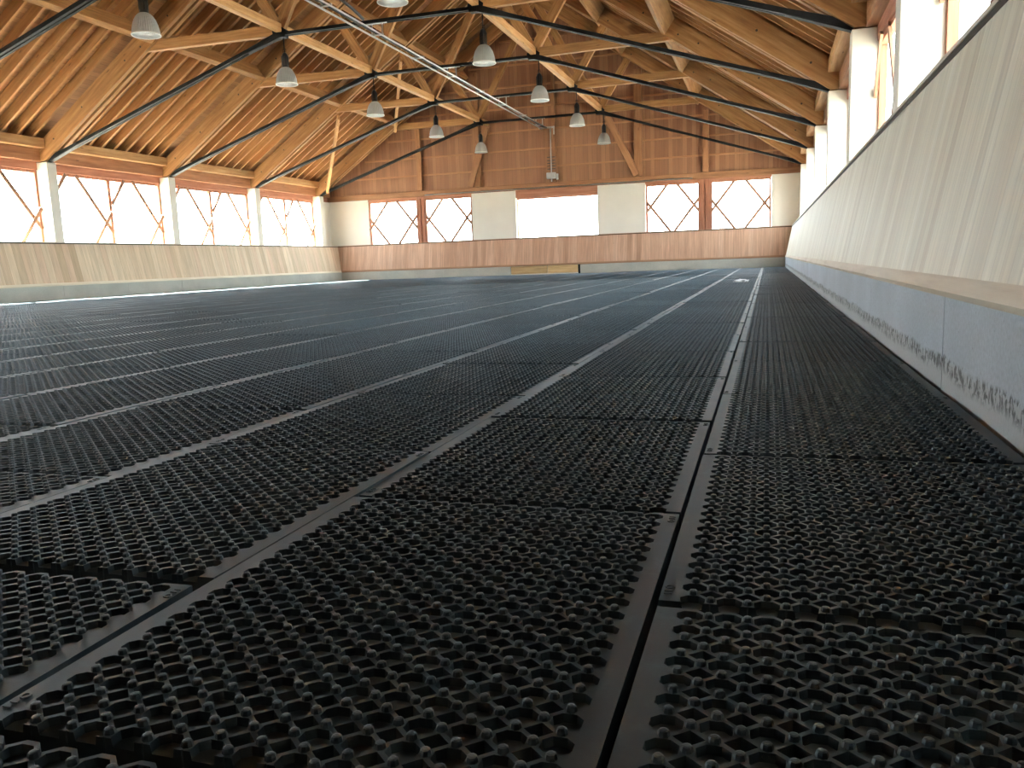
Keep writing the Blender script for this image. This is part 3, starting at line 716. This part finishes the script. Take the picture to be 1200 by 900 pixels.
# ------------------------------------------------------------------ roof trusses
def truss(y, label):
    t = thing('roof_truss', (XC, y, ZF), label, 'roof truss', 'timber roof trusses with dark steel ties')
    for sd in (-1, 1):
        def X(x): return x if sd < 0 else 2*XC-x
        dirv = V((1, 0, SL)) if sd < 0 else V((-1, 0, SL))
        bm = bm_new()
        for yo in (-.17, .05):
            pl = [(X(XF-.46), 3.93), (X(XF-.04), 3.93), (XC, zlow(XC)-.0), (XC, zlow(XC)+.6), (X(XF-.46), ZF+.6-.46*SL)]
            bm_prism(bm, [(a, y+yo, z) for a, z in pl], (0, .12, 0))
        # bolt heads
        rf = put('rafter', bm, M['beam'], t, origin=(X(XF), y, ZF), axis=dirv)
        bm = bm_new()
        for xx, q in ((-19.3, .3), (-18.2, .32), (-16.6, .3), (-16.05, .22), (-15.75, .36), (-15.1, .25), (-13.2, .25), (-12.9, .38)):
            zc = zlow(xx)+q
            bm_tube(bm, [(X(xx), y-.178, zc), (X(xx), y-.168, zc)], .026, 8)
        put('dowel', bm, M['dark_edge'], rf, origin=(X(XF), y, ZF))
        nx, nz = X(-11.87), 6.58
        beam('collar_strut', (nx, y, nz+.04), (X(-16.05), y, 6.66), .15, .26, M['beam'], t)
        beam('web_strut', (nx, y, nz+.08), (X(-13.1), y, 8.60), .15, .26, M['beam'], t)
        beam('ridge_strut', (nx, y, nz+.08), (XC-(.04 if sd < 0 else -.04), y, 11.15), .15, .26, M['beam'], t)
        # steel ties: a pair of flat bars with fork plates at both ends
        bm = bm_new(); a = V((X(-19.56), y, 4.02)); b_ = V((nx, y, nz-.06)); dd = (b_-a).normalized()
        for o_ in (-.055, .055): bm_bar(bm, a, b_, .075, .085, (o_, 0))
        ty = put('tie_rod', bm, M['steel'], t, origin=a, axis=dd)
        nn = V((-dd.z, 0, dd.x))*(1 if dd.x > 0 else -1)
        for e0, e1 in ((a-dd*.15, a+dd*.9), (b_-dd*.05, b_-dd*1.05)):
            bm = bm_new(); bm_prism(bm, [e0+nn*.08+V((0, -.085, 0)), e1+nn*.045+V((0, -.085, 0)), e1-nn*.045+V((0, -.085, 0)), e0-nn*.08+V((0, -.085, 0))], (0, .17, 0)); bevel(bm, .01)
            put('fork_plate', bm, M['steel'], ty, origin=e0, axis=dd)
        bm = bm_new(); bm_prism(bm, [(nx-.16, y-.09, nz-.15), (nx+.16, y-.09, nz-.15), (nx+.2, y-.09, nz+.02), (nx, y-.09, nz+.16), (nx-.2, y-.09, nz+.02)], (0, .18, 0)); bevel(bm, .006)
        put('node_plate', bm, M['steel'], t, origin=(nx, y, nz))
    bm = bm_new(); a, b_ = V((-11.87, y, 6.52)), V((2*XC+11.87, y, 6.52))
    for o_ in (-.055, .055): bm_bar(bm, a, b_, .07, .075, (o_, 0))
    put('tie_rod', bm, M['steel'], t, origin=a, axis=(1, 0, 0))
    return t
TL = ['roof truss nearest the camera, only feet near the picture top', 'roof truss second from the camera, tie bar crossing the top edge', 'roof truss landing on the nearest visible left column',
      'roof truss landing on the second visible left column', 'roof truss landing on the third visible left column', 'roof truss closest to the far gable wall']
for y, l in zip(TY, TL): truss(y, 'timber '+l)

# lengthwise members
for x, nm in ((-11.87, 'left'), (2*XC+11.87, 'right')):
    o = beam('lengthwise_beam', (x, 7, 6.66), (x, 35.62, 6.66), .17, .2, M['pale_beam']); tag(o, 'long timber beam linking the lower %s truss nodes' % nm, 'beam')
nb = ['nearest the camera', 'after the second truss', 'after the nearest left column', 'after the second left column', 'in the last bay before the gable', 'against the gable']
yy = TY+[35.8]
for k in range(len(TY)):
    y0, y1 = yy[k]+.17, yy[k+1]-.17 if k < len(TY)-1 else 35.78
    for sd, nm in ((-1, 'left'), (1, 'right')):
        for xx, lev in ((-15.62, 'lower'), (-12.75, 'upper')):
            x = xx if sd < 0 else 2*XC-xx
            n = V((SL if sd > 0 else -SL, 0, 1)).normalized()
            c0 = V((x, y0, zlow(x)))+n*.25; c1 = V((x, y1, zlow(x)))+n*.25
            o = beam('purlin', c0, c1, .16, .49, M['beam'], upv=n); tag(o, '%s timber purlin on the %s roof slope, bay %s' % (lev, nm, nb[k]), 'purlin', 'purlins between the trusses')
o = beam('ridge_beam', (XC, YFRONT+.02, zlow(XC)+.36), (XC, 35.78, zlow(XC)+.36), .2, .48, M['beam']); tag(o, 'timber ridge beam high along the middle of the roof', 'beam')
# wind braces in the last bay, left slope
for (xa, xb, lab) in ((-15.9, -19.25, 'lower'), (-13.15, -15.7, 'upper')):
    o = beam('wind_brace', (xa, 29.62, zlow(xa)-.16), (xb, 34.33, zlow(xb)-.16), .1, .2, M['pale_beam'], upv=(0, 0, 1)); tag(o, '%s slanting timber wind brace under the left roof slope near the gable' % lab, 'brace')

# common rafters
nT = [4.2-BAY, 4.2]+TY
first = {}
cr = None
bayn = {4.2-BAY: 'behind the camera', 4.2: 'above the camera', 9.25: 'before the second truss', 14.3: 'before the nearest visible left column', 19.35: 'past the nearest visible left column', 24.4: 'past the second visible left column', 29.45: 'before the truss at the gable'}
for sd, nm in ((-1, 'left'), (1, 'right')):
    a = V((XF-.62, 0, zlow(XF)+.6-.62*SL)); b_ = V((XC-.01, 0, zlow(XC)+.6))
    if sd > 0: a.x = 2*XC-a.x; b_.x = 2*XC-b_.x
    d = (b_-a).normalized(); n = V((-d.z, 0, d.x)) if sd < 0 else V((d.z, 0, -d.x))
    if n.z < 0: n = -n
    proto = None
    for y0 in nT[1:-1]:
        for k in range(1, 10):
            y = y0+k*BAY/10
            if proto is None:
                bm = bm_new(); bm_bar(bm, a+V((0, y, 0))+n*.13, b_+V((0, y, 0))+n*.13, .08, .26, upv=(0, 0, 1)); bevel(bm, .005)
                proto = o = put('common_rafter', bm, M['rafter'], origin=a+V((0, y, 0)), axis=d)
            else:
                o = proto.copy(); COL.objects.link(o); mm = proto.matrix_basis.copy(); mm.translation = a+V((0, y, 0)); o.matrix_basis = mm
            tag(o, 'slender roof rafter on the %s slope %s, %s of nine' % (nm, bayn[y0], ORD[k]), 'rafter', 'common rafters under the roof boards')
# roof boarding
for sd in (-1, 1):
    a = V((XF-.72, 0, zlow(XF)+.6-.72*SL)); b_ = V((XC, 0, zlow(XC)+.6))
    if sd > 0: a.x = 2*XC-a.x
    d = (b_-a).normalized(); n = V((-d.z, 0, d.x)) if sd < 0 else V((d.z, 0, -d.x))
    if n.z < 0: n = -n
    bm = bm_new(); A = a+n*.270; B = b_+n*.270; B.x = XC; B.z = A.z+SL*abs(XC-A.x)
    bm_prism(bm, [(A.x, YFRONT-.3, A.z), (B.x, YFRONT-.3, B.z), (B.x, YFRONT-.3, B.z+.09), (A.x, YFRONT-.3, A.z+.09)], (0, 36.5-YFRONT, 0))
    struct(put('ceiling', bm, M['deck'], origin=(A.x, 0, A.z), axis=d))
    # eave closing boards between the rafter ends
# ------------------------------------------------------------------ pendant lamps
def lamp(x, y, zb, label):
    t = thing('pendant_lamp', (x, y, zb), label, 'lamp', 'bell shaped hall lamps hanging from the truss nodes')
    R = .268
    prof = [(R, 0), (R*.985, .05), (R*.95, .12), (R*.88, .20), (R*.77, .28), (R*.62, .345), (R*.46, .39), (R*.33, .41)]
    bm = bm_new(); bm_lathe(bm, [(r, z) for r, z in prof]+[(r-.006, z-.004) for r, z in prof[::-1]], 48, (x, y, zb))
    put('reflector', bm, M['acrylic'], t, origin=(x, y, zb), smooth=True)
    bm = bm_new(); bm_lathe(bm, [(R-.006, -.012), (R+.010, -.012), (R+.013, .004), (R+.004, .016), (R-.006, .016), (R-.006, -.012)], 48, (x, y, zb))
    put('rim', bm, M['rim'], t, origin=(x, y, zb), smooth=True)
    bm = bm_new(); bm_lathe(bm, [(R-.004, -.004), (R*.8, -.018), (R*.5, -.030), (.001, -.036)], 40, (x, y, zb)); put('lens', bm, M['acrylic'], t, origin=(x, y, zb), smooth=True)
    bm = bm_new(); bm_lathe(bm, [(0.001, .40), (.085, .405), (.09, .44), (.082, .46), (.082, .68), (.06, .74), (.03, .77), (.001, .79)], 20, (x, y, zb))
    for q in range(10):
        an = q*math.pi/5; bm_bar(bm, (x+.082*math.cos(an), y+.082*math.sin(an), zb+.46), (x+.082*math.cos(an), y+.082*math.sin(an), zb+.68), .012, .02)
    put('housing', bm, M['black'], t, origin=(x, y, zb), smooth=True)
    bm = bm_new(); bm_lathe(bm, [(.001, .16), (.05, .17), (.065, .22), (.05, .3), (.035, .4), (.035, .44)], 16, (x, y, zb)); put('bulb', bm, M['rim'], t, origin=(x, y, zb), smooth=True)
    bm = bm_new(); bm_tube(bm, [(x, y, zb+.78), (x, y, 6.44)], .014, 8)
    bm_tube(bm, [(x-.04, y, zb+.78), (x-.04, y, zb+.86), (x+.04, y, zb+.86), (x+.04, y, zb+.78)], .008, 6)
    put('hook', bm, M['steel'], t, origin=(x, y, zb+.78))
ll = ['nearest of the left row, at the upper left', 'second of the left row, before the roof slope', 'third of the left row', 'fourth of the left row', 'farthest of the left row, before the gable boards']
for k, y in enumerate(TY[1:]):
    lamp(-11.80, y, 5.30, 'bell shaped clear hall lamp, '+ll[k])
    lamp(-6.45, y, 5.27, 'bell shaped clear hall lamp, '+['nearest of the right row, cut by the top edge', 'second of the right row, biggest whole one', 'third of the right row', 'fourth of the right row', 'farthest of the right row, before the gable boards'][k])

# ------------------------------------------------------------------ sprinkler rail along the ridge line
XS, ZS = -9.18, 6.20
t = thing('sprinkler_rail', (XS, 20, ZS), 'galvanised twin tube sprinkler rail hung along the middle of the roof', 'rail')
for dx, dz, r_, nm in ((-.13, 0, .02, 'rail_tube'), (.13, 0, .02, 'rail_tube'), (-.07, -.05, .016, 'water_pipe')):
    bm = bm_new(); bm_tube(bm, [(XS+dx, 8.5, ZS+dz), (XS+dx, 35.2, ZS+dz)], r_, 10); put(nm, bm, M['galv'], t, origin=(XS+dx, 8.5, ZS+dz), smooth=True)
bm = bm_new(); bm_bar(bm, (XS+.02, 8.5, ZS+.04), (XS+.02, 35.2, ZS+.04), .1, .04); put('track', bm, M['steel'], t, origin=(XS, 8.5, ZS))
y = 9.25
while y < 35.2:
    bm = bm_new(); bm_bar(bm, (XS-.16, y, ZS+.02), (XS+.16, y, ZS+.02), .05, .05)
    if any(abs(y-q) < .1 for q in TY):
        bm_bar(bm, (XS+.14, y, ZS+.02), (XS+.14, y, ZS+.30), .03, .03, upv=(1, 0, 0)); bm_bar(bm, (XS-.3, y-.0, ZS+.29), (XS+.26, y, ZS+.29), .05, .03)
        bm_bar(bm, (XS-.14, y, ZS+.02), (XS-.14, y, ZS+.30), .03, .03, upv=(1, 0, 0))
    put('hanger', bm, M['galv'], t, origin=(XS, y, ZS)); y += 2.525
# end stop and the drop pipe at the gable
bm = bm_new(); bm_bar(bm, (XS-.25, 35.3, ZS+.02), (XS+.45, 35.3, ZS+.02), .06, .07); bm_bar(bm, (XS+.42, 35.3, ZS+.06), (XS+.42, 35.3, ZS-.28), .05, .05, upv=(1, 0, 0)); put('end_stop', bm, M['galv'], t, origin=(XS, 35.3, ZS))
t = thing('drop_pipe', (-8.98, 35.55, 3.97), 'thin vertical metal supply pipe with valve box on the middle of the gable', 'pipe')
bm = bm_new(); bm_tube(bm, [(-8.98, 35.55, 6.2), (-8.98, 35.55, 3.98)], .028, 10); put('pipe', bm, M['galv'], t, origin=(-8.98, 35.55, 4), smooth=True)
bm = bm_new(); bm_box(bm, (-9.18, 35.44, 4.1), (-8.78, 35.60, 4.36)); bevel(bm, .015); bm_tube(bm, [(-8.72, 35.55, 4.05), (-8.72, 35.55, 4.3)], .05, 10); put('valve_box', bm, M['galv'], t, origin=(-8.98, 35.55, 4))
bm = bm_new()
for z in (4.5, 4.62, 4.74, 4.86, 5.0):
    bm_box(bm, (-9.16, 35.56, z), (-8.80, 35.585, z+.03))
put('hose_hooks', bm, M['black'], t, origin=(-8.98, 35.6, 4.5))
bm = bm_new(); bm_tube(bm, [(-15.0, 35.650, 3.76), (-9.0, 35.650, 3.76), (-3.0, 35.650, 3.76)], .025, 8); o = put('conduit', bm, M['galv'], origin=(-9, 35.650, 3.76), smooth=True)
tag(o, 'long thin pale conduit pipe running across the gable over the windows', 'pipe')
# black supply hose looping along the rail
bm = bm_new(); pts = []
for k in range(25):
    s_ = k/24; yq = 11.5+6.6*s_; pts.append((XS+.42-.18*s_+.04*math.sin(k*.9), yq, ZS+.42-.30*s_+.10*math.cos(s_*9)))
bm_tube(bm, pts, .035, 10); o = put('supply_hose', bm, M['hose'], origin=pts[0], smooth=True); tag(o, 'black hose hanging beside the near part of the sprinkler rail', 'hose')

# ------------------------------------------------------------------ crumpled paper on the mats
bm = bm_new(); bmesh.ops.create_icosphere(bm, subdivisions=3, radius=1)
for q in bm.verts:
    p = q.co.copy(); f = 1+.55*noise.noise(p*2.3)+.3*noise.noise(p*5.1)
    q.co = V((p.x*.13*f, p.y*.10*f, max(-.02, p.z*.035*f+.02*noise.noise(p*3.7))))
bmesh.ops.translate(bm, verts=bm.verts, vec=(-.50, 17.4, .040)); o = put('crumpled_paper', bm, M['paper'], origin=(-.5, 17.4, .01)); tag(o, 'small crumpled white paper lying on the mats near the far right', 'litter')

# ------------------------------------------------------------------ light
w = bpy.data.worlds.new('world'); sc.world = w; w.use_nodes = True; nt = w.node_tree; nt.nodes.clear()
out = nt.nodes.new('ShaderNodeOutputWorld'); bg = nt.nodes.new('ShaderNodeBackground'); nt.links.new(bg.outputs[0], out.inputs[0])
tc = nt.nodes.new('ShaderNodeTexCoord'); sp = nt.nodes.new('ShaderNodeSeparateXYZ'); nt.links.new(tc.outputs['Generated'], sp.inputs[0])
r_ = nt.nodes.new('ShaderNodeValToRGB'); e = r_.color_ramp.elements
e[0].position = 0.0; e[0].color = (.93, .97, 1.0, 1); e[1].position = .9; e[1].color = (.6, .8, 1.0, 1)
nt.links.new(sp.outputs[2], r_.inputs[0]); nt.links.new(r_.outputs[0], bg.inputs[0]); bg.inputs[1].default_value = 9.0
sun = bpy.data.lights.new('sun', 'SUN'); so = bpy.data.objects.new('sun', sun); COL.objects.link(so)
sun.energy = 110; sun.angle = math.radians(1.2); sun.color = (1, .95, .86)
dv = V((1, .25, -1.40)).normalized(); so.rotation_euler = dv.to_track_quat('-Z', 'Y').to_euler()

sc.view_settings.view_transform = 'Standard'; sc.view_settings.look = 'None'; sc.view_settings.gamma = 1; sc.view_settings.use_curve_mapping = False
sc.view_settings.exposure = 1.25
sc.cycles.use_denoising = True
sc.cycles.max_bounces = 10; sc.cycles.diffuse_bounces = 6; sc.cycles.glossy_bounces = 4; sc.cycles.transparent_max_bounces = 12
sc.cycles.caustics_reflective = False; sc.cycles.caustics_refractive = False; sc.cycles.sample_clamp_indirect = 5
